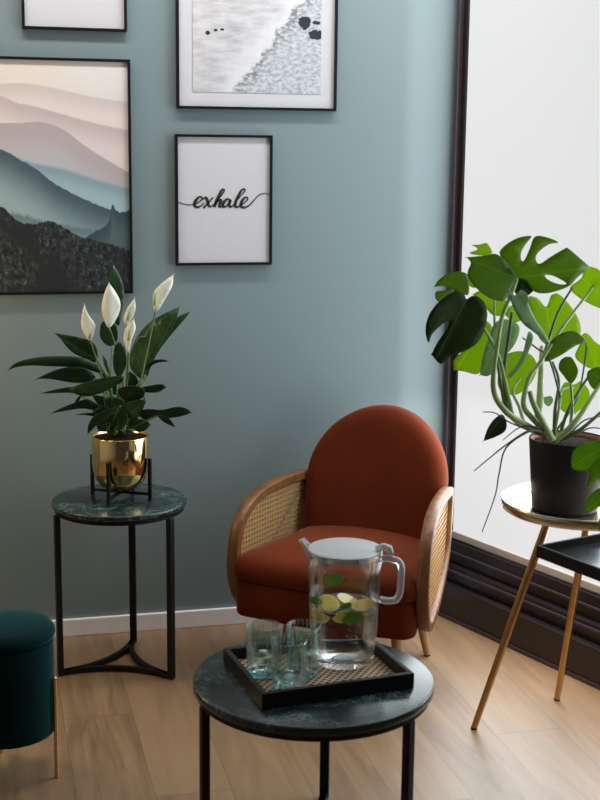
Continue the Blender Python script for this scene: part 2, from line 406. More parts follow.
# window wall: local x along WD, local y = into the room
wm = Matrix((WD, WN, Vector((0, 0, 1)))).transposed().to_4x4(); wm.translation = P0
def wobj(name, boxes, mat, parent=None, bev=.003):
    bm = bmesh.new()
    for b in boxes: bx(bm, *b, bev)
    bm.transform(wm); return link(name, bm, mat, parent)
WL = 6.6
win = tag(wobj('window_1', [(-.03, WL, -.12, -.02, 0, .24), (-.03, WL, -.12, -.02, 2.62, CEIL), (WL, WL+.08, -.12, .02, 0, CEIL)], M['window']), kind='structure')
wobj('sill_profile', [(.0, WL, -.02, .015, .17, .245), (.0, WL, -.02, .04, .115, .17), (.0, WL, -.02, .072, .0, .115)], M['window'], win)
wobj('sill_groove', [(.0, WL, .015, .022, .205, .212), (.0, WL, .04, .046, .150, .158), (0, WL, .072, .078, .0, .012)], M['mull'], win, .001)
wobj('mullion', [(.050, .064, -.02, .018, .0, CEIL)], M['mull'], win)
wobj('mullion_groove', [(.064, .084, -.02, .002, .0, CEIL)], M['window'], win)
wobj('window_pane', [(.04, WL, -.075, -.069, .24, 2.62)], M['acrylic'], win, 0)
bl = thing('roller_blind', 'white roller blind glowing with daylight behind the monstera', 'blind', P0)
def wchild(name, boxes, mat, par, bev=.0):
    o = wobj(name, boxes, mat, None, bev); o.parent = par; o.matrix_parent_inverse = Matrix.Translation(-Vector(par.location)); return o
wchild('blind_fabric', [(.080, 1.98, -.008, -.006, .272, 2.62)], M['blind'], bl)
wchild('hem_bar', [(.080, 1.98, -.015, .003, .249, .274)], M['hem'], bl, .003)

# ------------------------------------------------------------------ pictures on the wall
def picture(name, label, x0, x1, z0, z1, img, mat_w=0., fw=.008, dep=.02, lab_mat=None):
    t = thing(name, label, 'picture', ((x0+x1)/2, D, z0), 0, 'framed prints on the wall')
    w = x1-x0; h = z1-z0; hw = w/2
    bm = bmesh.new()
    for b in ((-hw, hw, -dep, -.001, 0, fw), (-hw, hw, -dep, -.001, h-fw, h), (-hw, -hw+fw, -dep, -.001, fw, h-fw), (hw-fw, hw, -dep, -.001, fw, h-fw)): bx(bm, *b, .0012)
    link('frame', bm, M['framebl'], t)
    box('backing', -hw+fw, hw-fw, -.007, -.002, fw, h-fw, M['card'], t)
    def sheet(nm, ix, iz0, iz1, y, mat):
        bm = bmesh.new(); uvl = bm.loops.layers.uv.new('UVMap')
        bx(bm, -hw+ix, hw-ix, y-.001, y, iz0, h-iz1)
        for f in bm.faces:
            for l in f.loops: l[uvl].uv = ((l.vert.co.x+hw-ix)/(w-2*ix), (l.vert.co.z-iz0)/(h-iz0-iz1))
        return link(nm, bm, mat, t)
    if mat_w:
        sheet('mount', fw, fw, fw, -.009, M['paper']); sheet('print', fw+mat_w, fw+mat_w, fw+mat_w, -.0105, M[img])
    else: sheet('print', fw, fw, fw, -.010, M[img])
    return t, w, h
def fx(u, v): p = at_y(u, v, D-.02); return p.x, p.z
xr, zt = fx(130.3, 59.5); _, zb = fx(133, 293.3)
picture('framed_print', 'large black-framed print of misty blue mountains and dark forest', xr-.50, xr, zb, zt, 'mountain')
x0, zb = fx(177, 108.3); x1, _ = fx(336.7, 111)
picture('framed_print', 'black-framed print of sea foam with birds and white mount, top right', x0, x1, zb, zb+.70, 'ocean', .042)
x0, zb = fx(22.3, 28.5); x1, _ = fx(127.3, 30.8)
picture('framed_print', 'black-framed white sheet cut off by the picture top, above the mountains', x0, x1, zb, zb+.40, 'paper')
x0, zb = fx(176.2, 265.7); x1, zt = fx(273, 135.3)
ex_t, ew, eh = picture('framed_print', 'small black-framed print with one handwritten black word on white', x0, x1, zb, zt, 'paper')
# lettering, centre lines in a 600 x 764 drawing of the sheet
strokes = [
 ([(46,390),(75,402),(105,408),(135,405),(160,395),(180,378),(177,366),(164,366),(149,381),(139,402),(144,418),(160,421),(178,411),(192,397)], [1.5,1.5,1.7,2,2.5,3,3.5,4,6,6.5,6,4,2.5,2]),
 ([(186,380),(197,368),(206,375),(212,398),(220,416),(233,416)], [2,4,6,6.5,5,2]),
 ([(240,368),(222,388),(205,407),(188,425)], [3,3,3,5]),
 ([(230,417),(254,396),(284,358),(301,331),(297,323),(286,330),(273,357),(258,390),(246,421)], [2,2,2.5,3,3.5,4.5,6,6.5,6]),
 ([(250,408),(266,389),(281,381),(284,388),(276,404),(275,418),(286,418),(298,408)], [2.5,3,5,6,6,5,3,2]),
 ([(334,382),(320,376),(304,388),(294,407),(299,420),(314,414),(328,396),(337,380)], [3,4,6,6.5,5,3,2.5,3]),
 ([(337,378),(329,402),(332,418),(346,415),(362,400)], [5,6.5,5.5,3,2]),
 ([(358,404),(385,367),(410,338),(416,325),(406,322),(392,335),(374,370),(362,400),(364,418),(378,419),(394,408)], [2,2,2.5,3,3.5,4.5,6,6.5,6,3.5,2]),
 ([(390,411),(410,399),(430,379),(427,367),(414,369),(400,386),(393,406),(399,420),(417,422),(440,410),(460,390),(482,364),(505,349),(530,345),(556,352)], [2,2.3,2.8,3.5,4,6,6.5,6,4,2.8,2.2,1.8,1.6,1.5,1.5]),
]
bm = bmesh.new(); sx = ew/531.0; sz = eh/714.0
for pts, wd in strokes:
    P = crom([(x, y, w*1.28) for (x, y), w in zip(pts, wd)], 8)
    P = [Vector(((p.x-300.5)*sx, (741-p.y)*sz, p.z*sx)) for p in P]
    top, rows = [], []
    for k, p in enumerate(P):
        t_ = (P[min(k+1, len(P)-1)].to_2d()-P[max(k-1, 0)].to_2d()).normalized(); nx, nz = -t_.y, t_.x
        rows.append([bm.verts.new((p.x+s*nx*p.z, y, p.y+s*nz*p.z)) for s, y in ((1, -.0112), (1, -.0122), (-1, -.0122), (-1, -.0112))])
    for a, b in zip(rows, rows[1:]):
        for j in range(4): bm.faces.new((a[j], a[(j+1) % 4], b[(j+1) % 4], b[j]))
    bm.faces.new(rows[0]); bm.faces.new(rows[-1][::-1])
link('lettering', bm, M['ink'], ex_t)

# ------------------------------------------------------------------ marble tables
def marble_table(name, label, cen, r, z, legr, a0, tub, thick):
    t = thing(name, label, 'table', (*cen, 0))
    bm = bmesh.new(); b = .004
    lathe(bm, [(0, z-thick), (r-b, z-thick), (r, z-thick+b), (r, z-b), (r-b*.3, z-b*.3), (r-b, z), (0, z)], 96)
    link('tabletop', bm, M['marble'], t, autos=50)
    bm = bmesh.new(); lathe(bm, [(r-.03, z-thick-.012), (r-.008, z-thick-.012), (r-.008, z-thick-.0005), (r-.03, z-thick-.0005)], 96, close=True)
    link('rim_ring', bm, M['black'], t, autos=40)
    feet = [Vector((legr*math.cos(a0+k*2*PI/3), legr*math.sin(a0+k*2*PI/3), 0)) for k in range(3)]
    for k, f in enumerate(feet):
        bm = bmesh.new(); rot = Matrix.Rotation(a0+k*2*PI/3, 4, 'Z'); h = tub/2
        bx(bm, -h, h, -h*1.25, h*1.25, .001, z-thick-.011, .003)
        bm.transform(Matrix.Translation(f) @ rot); link('leg', bm, M['black'], t)
    bm = bmesh.new()
    for k in range(3):
        a, c = feet[k], feet[(k+1) % 3]; pts = []
        for i in range(21):
            s = i/20; pts.append(a*(1-s)**2 + c*s**2 + Vector((0, 0, tub*.5+.001)))
        tube(bm, pts, tub*.62, 4)
    link('base_frame', bm, M['black'], t)
    return t
LT = Vector((.380, 3.764)); LTZ = .514
marble_table('side_table', 'tall green marble side table on black legs holding the gold planter', LT, .196, LTZ, .189, R(73), .0165, .017)
CT = Vector((.672, 2.60)); CTZ = .405
marble_table('coffee_table', 'low round green marble coffee table carrying the black serving tray', CT, .259, CTZ, .246, R(68.6), .018, .020)

# ------------------------------------------------------------------ armchair
ch = thing('armchair', 'rust velvet armchair with rounded back, cane sides and oak arms', 'armchair', (.93, 3.45, 0), R(-36))
def seat_outline(ins, n=96):
    pts = []
    y0, y1 = -.03, .50; cf, cb = .045, .20
    hw = lambda y: .272-.12*max(y, 0)
    # ccw path with round corners, sampled
    def arc(cx, cy, r, a0, a1, k=12): return [(cx+r*math.cos(a0+(a1-a0)*i/k), cy+r*math.sin(a0+(a1-a0)*i/k)) for i in range(k+1)]
    q = []
    q += arc(-hw(y0)+cf, y0+cf, cf, PI, 1.5*PI)
    for i in range(1, 10):
        s = i/10; q.append((-hw(y0)+cf + 2*(hw(y0)-cf)*s, y0 - .018*math.sin(PI*s)))
    q += arc(hw(y0)-cf, y0+cf, cf, 1.5*PI, 2*PI)
    q += arc(hw(y1)-cb, y1-cb, cb, 0, .5*PI)
    q += arc(-hw(y1)+cb, y1-cb, cb, .5*PI, PI)
    if ins: q = [tuple(p) for p in offset2(q, ins)] if ins < .02 else [(x*(1-ins/.26), .24+(y-.24)*(1-ins/.26)) for x, y in q]
    return [(x-.014, y) for x, y in q]
bm = bmesh.new()
loft(bm, [[(x, y, z) for x, y in seat_outline(i)] for z, i in ((.194, .012), (.195, .004), (.201, 0), (.245, -.002), (.296, 0), (.302, .006))])
link('seat_base', bm, M['rust'], ch, autos=50)
bm = bmesh.new()
def crown(x, y, z, a): return z + a*(1-min(1, (abs(x)/.25))**2)*(1-min(1, abs(y-.25)/.26)**2)
rings = []
for z, i in ((.302, .006), (.306, -.002), (.318, -.010), (.335, -.012), (.352, -.006), (.366, .008), (.374, .028), (.378, .055)):
    rings.append([(x, y, z) for x, y in seat_outline(i)])
for s in (.85, .6, .35, .1):
    rings.append([((x+.014)*s-.014, .25+(y-.25)*s, .379+.012*(1-s*s)) for x, y in seat_outline(.055)])
loft(bm, rings); link('seat_cushion', bm, M['rust'], ch, smooth=True)
# backrest: arch lofted front to back
def arch(ins, n=40):
    hw, zc, zb = .224-ins, .519, .27; r = hw; q = []
    for i in range(8): q.append((hw-.012*(1-i/8), zb+(zc-zb)*i/8))
    for i in range(n+1):
        a = PI*i/n; q.append((r*math.cos(a), zc+r*math.sin(a)))
    for i in range(7, -1, -1): q.append((-hw+.012*(1-i/8), zb+(zc-zb)*i/8))
    return q
def bp(x, z, y): return (x-.008, y + .36 + (z-.36)*.24 - .55*x*x, z)
bm = bmesh.new(); rings = []
for s in (.12, .45, .75, .92): rings.append([bp(x*s, .27+(z-.27)*(s if s > .5 else s), -.010*(1-s*s)) for x, z in arch(.05)])
for ins, y in ((.036, .002), (.018, .009), (.006, .021), (0, .037), (0, .075), (.004, .09), (.014, .102), (.03, .108)):
    rings.append([bp(x, z, y) for x, z in arch(ins)])
loft(bm, rings); link('backrest', bm, M['rust'], ch, smooth=True)
# arms
prof = [(.43, .532), (.30, .541), (.17, .535), (.08, .508), (.025, .46), (.0, .40), (-.008, .33), (.005, .265), (.035, .215), (.075, .195), (.13, .198), (.23, .222), (.33, .268), (.40, .33), (.43, .41), (.445, .50)]
loop = [(p.x, p.y) for p in crom([(a, b, 0) for a, b in prof], 6, True)]
def arm(sgn):
    mt = Matrix.Translation((.279 if sgn > 0 else -.297, 0, 0)) @ Matrix.Rotation(R(7.2 if sgn > 0 else 7.5)*sgn, 4, 'Z') @ Matrix.Diagonal((1, .95 if sgn > 0 else 1, 1, 1))
    th = .017
    area = sum(a[0]*b[1]-b[0]*a[1] for a, b in zip(loop, loop[1:]+loop[:1]))
    lp = loop if area > 0 else loop[::-1]
    bm = bmesh.new()
    seq = [(0.003, -th), (0, -th+.004), (0, th-.004), (.003, th), (.024, th), (.028, th-.004), (.028, -th+.004), (.024, -th)]
    rings = [[(x, p[0], p[1]) for p in (offset2(lp, d) if d else lp)] for d, x in seq]
    R_ = loft(bm, rings, False); n = len(lp)
    for k in range(n): bm.faces.new((R_[-1][k], R_[-1][(k+1) % n], R_[0][(k+1) % n], R_[0][k]))
    bm.transform(mt); a = link('arm', bm, M['oak'], ch, autos=45)
    for nm, xx in (('cane_panel', .004),):
        bm = bmesh.new(); uvl = bm.loops.layers.uv.new('UVMap'); inn = offset2(lp, .025)
        loft(bm, [[(-xx, p[0], p[1]) for p in inn], [(xx, p[0], p[1]) for p in inn]])
        for f in bm.faces:
            for l in f.loops: l[uvl].uv = (l.vert.co.y, l.vert.co.z)
        for f in [f for f in bm.faces if len(f.verts) == 4 and len(inn) > 4]: bm.faces.remove(f)
        bm.transform(mt); link(nm, bm, M['cane'], a)
for s in (-1, 1): arm(s)
for sx_ in (-1, 1):
    for fy, ty in ((.10, .13), (.375, .34)):
        bm = bmesh.new(); f = Vector((sx_*.187, fy, .006)); t_ = Vector((sx_*.160, ty, .19))
        tube(bm, [f, f.lerp(t_, .5), t_], [.011, .0145, .018], 20); l = link('leg', bm, M['bamboo'], ch, autos=40)
        bm = bmesh.new(); lathe(bm, [(0, 0), (.010, 0), (.010, .008), (0, .008)], 16, (f.x, f.y)); link('foot_glide', bm, M['rubber'], l)

# ------------------------------------------------------------------ ottoman
OC = Vector((.034, 3.118)); OR = .116
ot = thing('ottoman', 'round teal velvet ottoman with slim gold legs at the left edge', 'ottoman', (*OC, 0))
bm = bmesh.new(); lathe(bm, [(0, .112), (OR-.012, .112), (OR-.003, .116), (OR-.001, .127), (OR-.001, .349), (OR-.008, .354), (0, .354)], 96); link('body', bm, M['teal'], ot, autos=40)
bm = bmesh.new(); lathe(bm, [(0, .355), (OR-.006, .355), (OR+.002, .358), (OR+.004, .366), (OR+.002, .376), (OR-.006, .385), (OR-.02, .390), (OR-.06, .394), (0, .396)], 96); link('cushion_lid', bm, M['teal'], ot, smooth=True)
lp_ = at_z(57, 784, 0).to_2d()-OC; la = math.atan2(lp_.y, lp_.x)+R(14)
for k in range(3):
    a = la+k*2*PI/3; c_ = Vector((math.cos(a), math.sin(a)))*(OR+.006)
    bm = bmesh.new(); tube(bm, [(c_.x, c_.y, 0.002), (c_.x, c_.y, .257)], .0055, 16); bmesh.ops.create_icosphere(bm, subdivisions=2, radius=.0055, matrix=Matrix.Translation((c_.x, c_.y, .257)))
    link('leg', bm, M['brass'], ot, autos=40)

# ------------------------------------------------------------------ leaves from outlines
def inside(p, poly):
    c = False; n = len(poly)
    for i in range(n):
        a, b = poly[i], poly[i-1]
        if (a[1] > p[1]) != (b[1] > p[1]) and p[0] < (b[0]-a[0])*(p[1]-a[1])/(b[1]-a[1])+a[0]: c = not c
    return c
def leaf(name, parent, out, rib, d, gx, gy, mat, fold=.25, droop=.0, holes=(), thick=.0009, wav=.0, seg=4, org=None, label=None, invert=False, sharp=True):
    """out: outline as seen, placed at its own distance d (m) and tilted: gx, gy metres of depth per metre right / down.
       rib: (base, tip). fold: V across the midrib; droop: curl towards tip and edge."""
    if sharp:
        k = min(range(len(out)), key=lambda i: (Vector(out[i])-Vector(rib[1])).length)
        out = list(out[:k]) + [out[k], out[k]] + list(out[k+1:])
    P0_ = [p.to_2d() for p in crom([(*p, 0) for p in out], seg, True)]
    P = [p for i, p in enumerate(P0_) if (p-P0_[i-1]).length > .12]
    hs = [[p.to_2d() for p in crom([(*p, 0) for p in h], 4, True)] for h in holes]
    xs = [p.x for p in P]; ys = [p.y for p in P]; ext = max(max(xs)-min(xs), max(ys)-min(ys))
    st = max(ext/11, 1.3); verts = list(P); edges = [(k, (k+1) % len(P)) for k in range(len(P))]
    for h in hs:
        b = len(verts); verts += h; edges += [(b+k, b+(k+1) % len(h)) for k in range(len(h))]
    y = min(ys)+st/2; row = 0
    while y < max(ys):
        x = min(xs)+st*(.5 if row % 2 else .0)
        while x < max(xs):
            if inside((x, y), P) and not any(inside((x, y), h) for h in hs) and min((Vector((x, y))-q).length for q in verts[:len(P)+sum(map(len, hs))]) > st*.35: verts.append(Vector((x, y)))
            x += st
        y += st*.87; row += 1
    res = delaunay_2d_cdt(verts, edges, [], 1 if False else 0, 1e-4)
    V, F = res[0], res[2]
    b0, b1 = Vector(rib[0]), Vector(rib[1]); ax = (b1-b0); L = ax.length; ax.normalize(); nr = Vector((-ax.y, ax.x))
    uc, vc = (b0.x+b1.x)/2, (b0.y+b1.y)/2
    hwid = max(abs((p-b0).dot(nr)) for p in P) or 1
    ppm = FPX/d
    co = []; uvs = []
    sg = -1 if invert else 1
    for p in V:
        u = (p-b0).dot(ax)/L; w = (p-b0).dot(nr); wn = w/hwid
        z = d + gx*(p.x-uc)/ppm + gy*(p.y-vc)/ppm
        z += -sg*fold*(abs(w)/ppm)*(1-.35*abs(wn)) + droop*L/ppm*(u-.3)**2
        if wav: z += wav*hwid/ppm*math.sin(u*9+wn*2)*abs(wn)
        co.append(at_d(p.x, p.y, z)); uvs.append((u, wn))
    if org is None: org = Vector((0, 0, 0))
    bm = bmesh.new(); uvl = bm.loops.layers.uv.new('UVMap')
    bv = [bm.verts.new(c-org) for c in co]; idx = {v: k for k, v in enumerate(bv)}
    for f in F:
        cx = sum((V[k] for k in f), Vector((0, 0)))/len(f)
        if not inside(cx, P) or any(inside(cx, h) for h in hs): continue
        try: bm.faces.new([bv[k] for k in f])
        except ValueError: pass
    for v in [v for v in bm.verts if not v.link_faces]: bm.verts.remove(v)
    bmesh.ops.recalc_face_normals(bm, faces=bm.faces)
    for f in bm.faces:
        f.smooth = True
        for l in f.loops: l[uvl].uv = uvs[idx[l.vert]]
    NOFIX.append(bm)
    o = link(name, bm, mat, parent)
    md = o.modifiers.new('thickness', 'SOLIDIFY'); md.thickness = thick; md.offset = 0
    if label: o['label'] = label
    return o
def stem(name, parent, pts, rad, mat, org, n=8):
    """pts: (u, v, depth)"""
    P = crom([at_d(*p)-org for p in pts], 6)
    K = len(P); a, b = rad if isinstance(rad, tuple) else (rad, rad)
    bm = bmesh.new(); tube(bm, P, [a+(b-a)*k/(K-1) for k in range(K)], n); return link(name, bm, mat, parent, smooth=True)

# ------------------------------------------------------------------ peace lily in gold planter
pc = LT + Vector((.006, .010))
PB = LTZ+.0235; PR = .083
org = Vector((pc.x, pc.y, LTZ)); pl = thing('peace_lily', 'peace lily with white flowers in a polished gold pot', 'plant', org)
bm = bmesh.new(); k = PB-LTZ; hgt = .166
pr = [(0, k), (.02, k+.001), (.042, k+.007), (.060, k+.019), (.073, k+.037), (.080, k+.060), (PR, k+.085), (PR, k+hgt-.002), (PR-.001, k+hgt), (PR-.003, k+hgt-.002), (PR-.003, k+.085), (.076, k+.06), (.05, k+.02), (0, k+.006)]
lathe(bm, pr, 96); link('pot', bm, M['gold'], pl, smooth=True)
bm = bmesh.new(); lathe(bm, [(0, k+.10), (PR-.0035, k+.10), (PR-.0035, k+.158), (.05, k+.163), (0, k+.166)], 48); link('soil', bm, M['soil'], pl, smooth=True)
d0 = depth((pc.x, pc.y, .8))
def lc(p): return (p[0]/2.727, 250+p[1]/2.727)
def LL(pts): return [lc(p) for p in pts]
lily = [
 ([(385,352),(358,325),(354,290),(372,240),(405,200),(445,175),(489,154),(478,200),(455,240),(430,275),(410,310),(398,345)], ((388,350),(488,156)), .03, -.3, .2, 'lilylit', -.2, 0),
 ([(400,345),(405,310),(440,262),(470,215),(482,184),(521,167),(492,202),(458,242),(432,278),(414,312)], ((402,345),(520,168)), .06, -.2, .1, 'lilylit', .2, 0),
 ([(310,41),(328,72),(338,110),(336,150),(325,205),(310,190),(298,150),(297,110),(300,72)], ((320,205),(310,42)), .05, .2, .1, 'lily', .3, 0),
 ([(277,198),(295,188),(316,205),(322,235),(313,255),(298,262),(280,250),(271,228)], ((305,262),(290,190)), -.01, .1, .1, 'lily', .2, 0),
 ([(326,248),(340,272),(345,308),(328,346),(312,332),(307,295),(313,262)], ((328,346),(326,250)), -.05, 0, .1, 'lily', .3, 0),
 ([(147,226),(172,230),(215,238),(252,250),(266,275),(262,306),(236,298),(202,282),(180,262),(165,242)], ((262,300),(148,227)), .02, .3, .2, 'lily', .3, .1),
 ([(21,329),(45,307),(100,293),(180,289),(240,298),(280,330),(268,335),(220,321),(140,317),(80,315),(42,320)], ((275,332),(22,328)), -.05, .4, .2, 'lily', .4, .1),
 ([(91,356),(130,336),(180,320),(232,322),(260,345),(240,360),(200,362),(140,352),(108,351)], ((260,348),(92,355)), -.02, .3, .5, 'lily', .3, .1),
 ([(109,391),(150,381),(190,374),(235,372),(292,386),(240,394),(190,389),(150,390)], ((290,386),(110,390)), .04, .3, .8, 'lily', .3, .1),
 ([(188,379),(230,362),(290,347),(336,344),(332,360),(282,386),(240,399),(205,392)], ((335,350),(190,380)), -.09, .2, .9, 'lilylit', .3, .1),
 ([(137,446),(165,432),(205,416),(240,407),(270,424),(278,442),(230,432),(180,438)], ((277,440),(138,445)), -.05, .3, .7, 'lily', .3, .1),
 ([(332,424),(290,437),(255,454),(240,480),(239,503),(264,478),(302,452)], ((330,426),(240,500)), -.11, .2, .3, 'lily', .3, .2),
 ([(374,446),(400,434),(440,436),(480,428),(505,431),(523,443),(495,453),(460,458),(430,455),(400,464)], ((376,448),(522,442)), -.06, -.3, .8, 'lily', .3, .1),
 ([(430,450),(460,458),(479,484),(455,474),(438,462)], ((432,452),(478,482)), -.08, -.2, .4, 'lily', .2, .1),
 ([(358,382),(398,372),(440,366),(453,375),(430,388),(398,388)], ((360,382),(452,374)), -.03, -.3, .9, 'lily', .3, .1),
 ([(322,380),(360,370),(394,380),(392,402),(365,412),(333,406)], ((325,382),(392,398)), -.08, -.1, .8, 'lily', .3, .1),
 ([(395,335),(406,306),(440,298),(461,304),(432,307),(412,318),(402,345)], ((398,340),(460,304)), .05, -.3, .5, 'lily', .2, .1),
 ([(279,285),(290,300),(302,345),(290,328),(282,305)], ((300,345),(280,286)), .03, .1, .1, 'lilylit', .2, 0),
 ([(204,450),(240,444),(278,446),(300,462),(268,456),(232,450)], ((298,460),(205,450)), .03, .3, .7, 'lily', .2, .1),
 ([(212,402),(222,398),(208,425),(203,418)], ((222,398),(205,424)), .05, .3, .4, 'lily', .2, .1),
 ([(250,395),(290,402),(320,425),(300,445),(272,428)], ((318,428),(252,396)), .0, .1, .4, 'lily', .3, .1),
 ([(300,400),(335,410),(345,450),(330,492),(312,460)], ((328,490),(305,402)), -.06, .1, .2, 'lily', .3, .1),
 ([(395,400),(385,420),(360,450),(355,492),(375,460),(392,430)], ((358,490),(393,402)), -.05, -.1, .2, 'lily', .3, .1),
 ([(262,470),(290,455),(325,462),(330,495),(290,496),(268,492)], ((328,492),(264,474)), .02, .1, .3, 'lily', .3, .1),
 ([(365,465),(395,462),(412,475),(395,492),(368,494)], ((368,492),(410,474)), .02, .1, .3, 'lily', .3, .1),
 ([(268,330),(300,345),(322,372),(318,395),(290,380)], ((318,392),(270,332)), .04, .1, .3, 'lily', .3, .1),
 ([(285,405),(310,398),(322,430),(318,470),(300,492),(288,450)], ((312,490),(290,408)), -.03, .1, .3, 'lily', .3, .1),
 ([(340,400),(362,398),(372,430),(360,470),(348,492),(340,450)], ((350,490),(355,400)), -.02, .0, .3, 'lily', .3, .1),
 ([(252,440),(280,425),(305,440),(322,480),(296,470),(270,462)], ((320,482),(254,442)), -.05, .2, .3, 'lily', .3, .1),
 ([(345,420),(378,408),(400,412),(384,436),(360,452)], ((346,450),(398,412)), -.07, -.1, .4, 'lilylit', .3, .1),
 ([(352,330),(372,345),(380,372),(360,380),(345,360)], ((362,380),(355,332)), .04, .1, .3, 'lily', .3, .1),
]
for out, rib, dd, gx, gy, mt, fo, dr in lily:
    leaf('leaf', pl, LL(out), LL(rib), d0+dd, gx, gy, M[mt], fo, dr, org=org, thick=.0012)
    b = lc(rib[0]); rr = random.Random(int(rib[0][0]*7+rib[0][1]))
    sb = (118+rr.uniform(-11, 11), 433+rr.uniform(-1, 2), d0+rr.uniform(-.03, .03))
    stem('petiole', pl, [sb, ((sb[0]*.55+b[0]*.45), sb[1]*.45+b[1]*.55, d0+dd*.5), (b[0], b[1], d0+dd)], (.0028, .002), M['lilystem'], org, 6)
flowers = [
 ([(230,148),(241,176),(258,200),(260,216),(248,247),(234,236),(222,210),(223,178)], ((246,246),(230,149)), -.02, (247,224), (244,242), [(245,244),(265,300),(300,370)]),
 ([(297,89),(312,110),(326,135),(328,160),(316,190),(297,213),(284,190),(277,160),(284,120)], ((297,212),(297,90)), -.06, None, None, [(298,212),(314,262),(330,345)]),
 ([(367,132),(370,158),(362,184),(345,206),(337,187),(348,157)], ((345,205),(366,133)), .01, (354,165), (348,192), [(345,205),(340,260),(345,350)]),
 ([(365,189),(370,214),(359,245),(350,281),(337,244),(344,210)], ((350,280),(364,190)), -.07, (354,218), (351,246), [(350,278),(348,330),(342,380)]),
 ([(473,67),(470,96),(455,126),(425,172),(417,142),(420,114),(442,90)], ((422,172),(472,69)), -.01, (424,118), (422,150), [(423,170),(415,210),(392,320),(372,400)]),
]
for out, rib, dd, s0, s1, st in flowers:
    f = bpy.data.objects.new('flower', None); C.objects.link(f); f.parent = pl; f.empty_display_size = .02
    leaf('spathe', f, LL(out), LL(rib), d0+dd, .1, .1, M['spathe'], -.55, 0, org=org, thick=.0012)
    if s0:
        a, b = lc(s0), lc(s1); stem('spadix', f, [(*a, d0+dd-.012), (*lc(((s0[0]+s1[0])/2, (s0[1]+s1[1])/2)), d0+dd-.014), (*b, d0+dd-.010)], (.0032, .0048), M['spadix'], org, 8)
    q = [(*lc(p), d0+dd*(1-i/len(st))) for i, p in enumerate(st)] + [(118+random.uniform(-8, 8), 432, d0)]
    stem('flower_stem', f, q, (.0026, .003), M['lilystem'], org, 8)

# black plant stand under the gold pot
ps = thing('plant_stand', 'black metal plant stand cradling the gold pot on the marble table', 'plant stand', (pc.x, pc.y, LTZ))
sr = PR+.0075
for k in range(4):
    a = R(-119+90*k); bm = bmesh.new(); bx(bm, -.005, .005, -.005, .005,   .0005, .125, .0015)
    bm.transform(Matrix.Translation((sr*math.cos(a), sr*math.sin(a), 0)) @ Matrix.Rotation(a, 4, 'Z')); link('leg', bm, M['black'], ps)
bm = bmesh.new()
for k in range(2):
    a = R(-119+90*k); bm2 = Matrix.Rotation(a, 4, 'Z'); bx(bm, -sr, sr, -.004, .004, .0145+.0004*k, .0225, .001, mat=bm2)
link('crossbar', bm, M['black'], ps)

# ------------------------------------------------------------------ brass tripod tray table
TC = Vector((1.49, 3.03)); TZ = .630
bt = thing('tray_table', 'round brass tray table on three slanted legs under the monstera', 'table', (*TC, 0))
bm = bmesh.new(); tr = .206
lathe(bm, [(0, TZ-.014), (tr-.012, TZ-.014), (tr-.004, TZ-.009), (tr, TZ+.014), (tr-.002, TZ+.0155), (tr-.004, TZ+.014), (tr-.008, TZ-.006), (tr-.014, TZ-.010), (0, TZ-.010)], 96)
link('tray', bm, M['traytop'], bt, smooth=True)
f1 = at_z(474, 729, 0).to_2d(); f2 = at_z(557, 700, 0).to_2d(); f3 = TC*3-f1-f2
for f, tp in ((f1, (1.415, 3.045)), (f2, (1.535, 3.07)), (f3, (1.52, 2.98))):
    a = Vector((*(f-TC), .004)); b = Vector((*(Vector(tp)-TC), TZ-.013)); bm = bmesh.new()
    tube(bm, [a, a.lerp(b, .5), b], [.0085, .0105, .0105], 16); l = link('leg', bm, M['brassleg'], bt, autos=50)
    bm = bmesh.new(); lathe(bm, [(0, 0), (.0088, 0), (.0088, .006), (0, .006)], 16, (a.x, a.y)); link('foot_cap', bm, M['rubber'], l)

# ------------------------------------------------------------------ monstera
pf = at_z(564, 517, TZ-.01); PBR, PTR, PH = .084, .098, .186
pv = Vector((pf.x, pf.y)).normalized(); MC = Vector((pf.x, pf.y)) + pv*PBR
org = Vector((MC.x, MC.y, TZ-.0095)); mo = thing('monstera', 'tall monstera with split leaves in a black pot on brass tray', 'plant', org)
bm = bmesh.new()
lathe(bm, [(0, 0), (PBR-.004, 0), (PBR, .004), (PTR, PH-.002), (PTR-.001, PH), (PTR-.003, PH), (PTR-.004, PH-.004), (PTR-.006, PH-.03), (0, PH-.03)], 96); link('pot', bm, M['pot'], mo, autos=50)
bm = bmesh.new(); lathe(bm, [(PTR-.0055, PH-.02), (PTR-.0035, PH-.004), (PTR-.0085, PH-.003), (PTR-.012, PH-.02)], 64, close=True); link('inner_pot', bm, M['terracotta'], mo, smooth=True)
bm = bmesh.new(); lathe(bm, [(PTR-.011, PH-.026), (PTR-.011, PH-.014), (.06, PH-.009), (.03, PH-.006), (0, PH-.008)], 48); link('soil', bm, M['soil'], mo, smooth=True)
dm = depth((MC.x, MC.y, 1.0))
def mc(p): return (410+p[0]/3.158, 220+p[1]/3.158)
def MM(pts): return [mc(p) for p in pts]
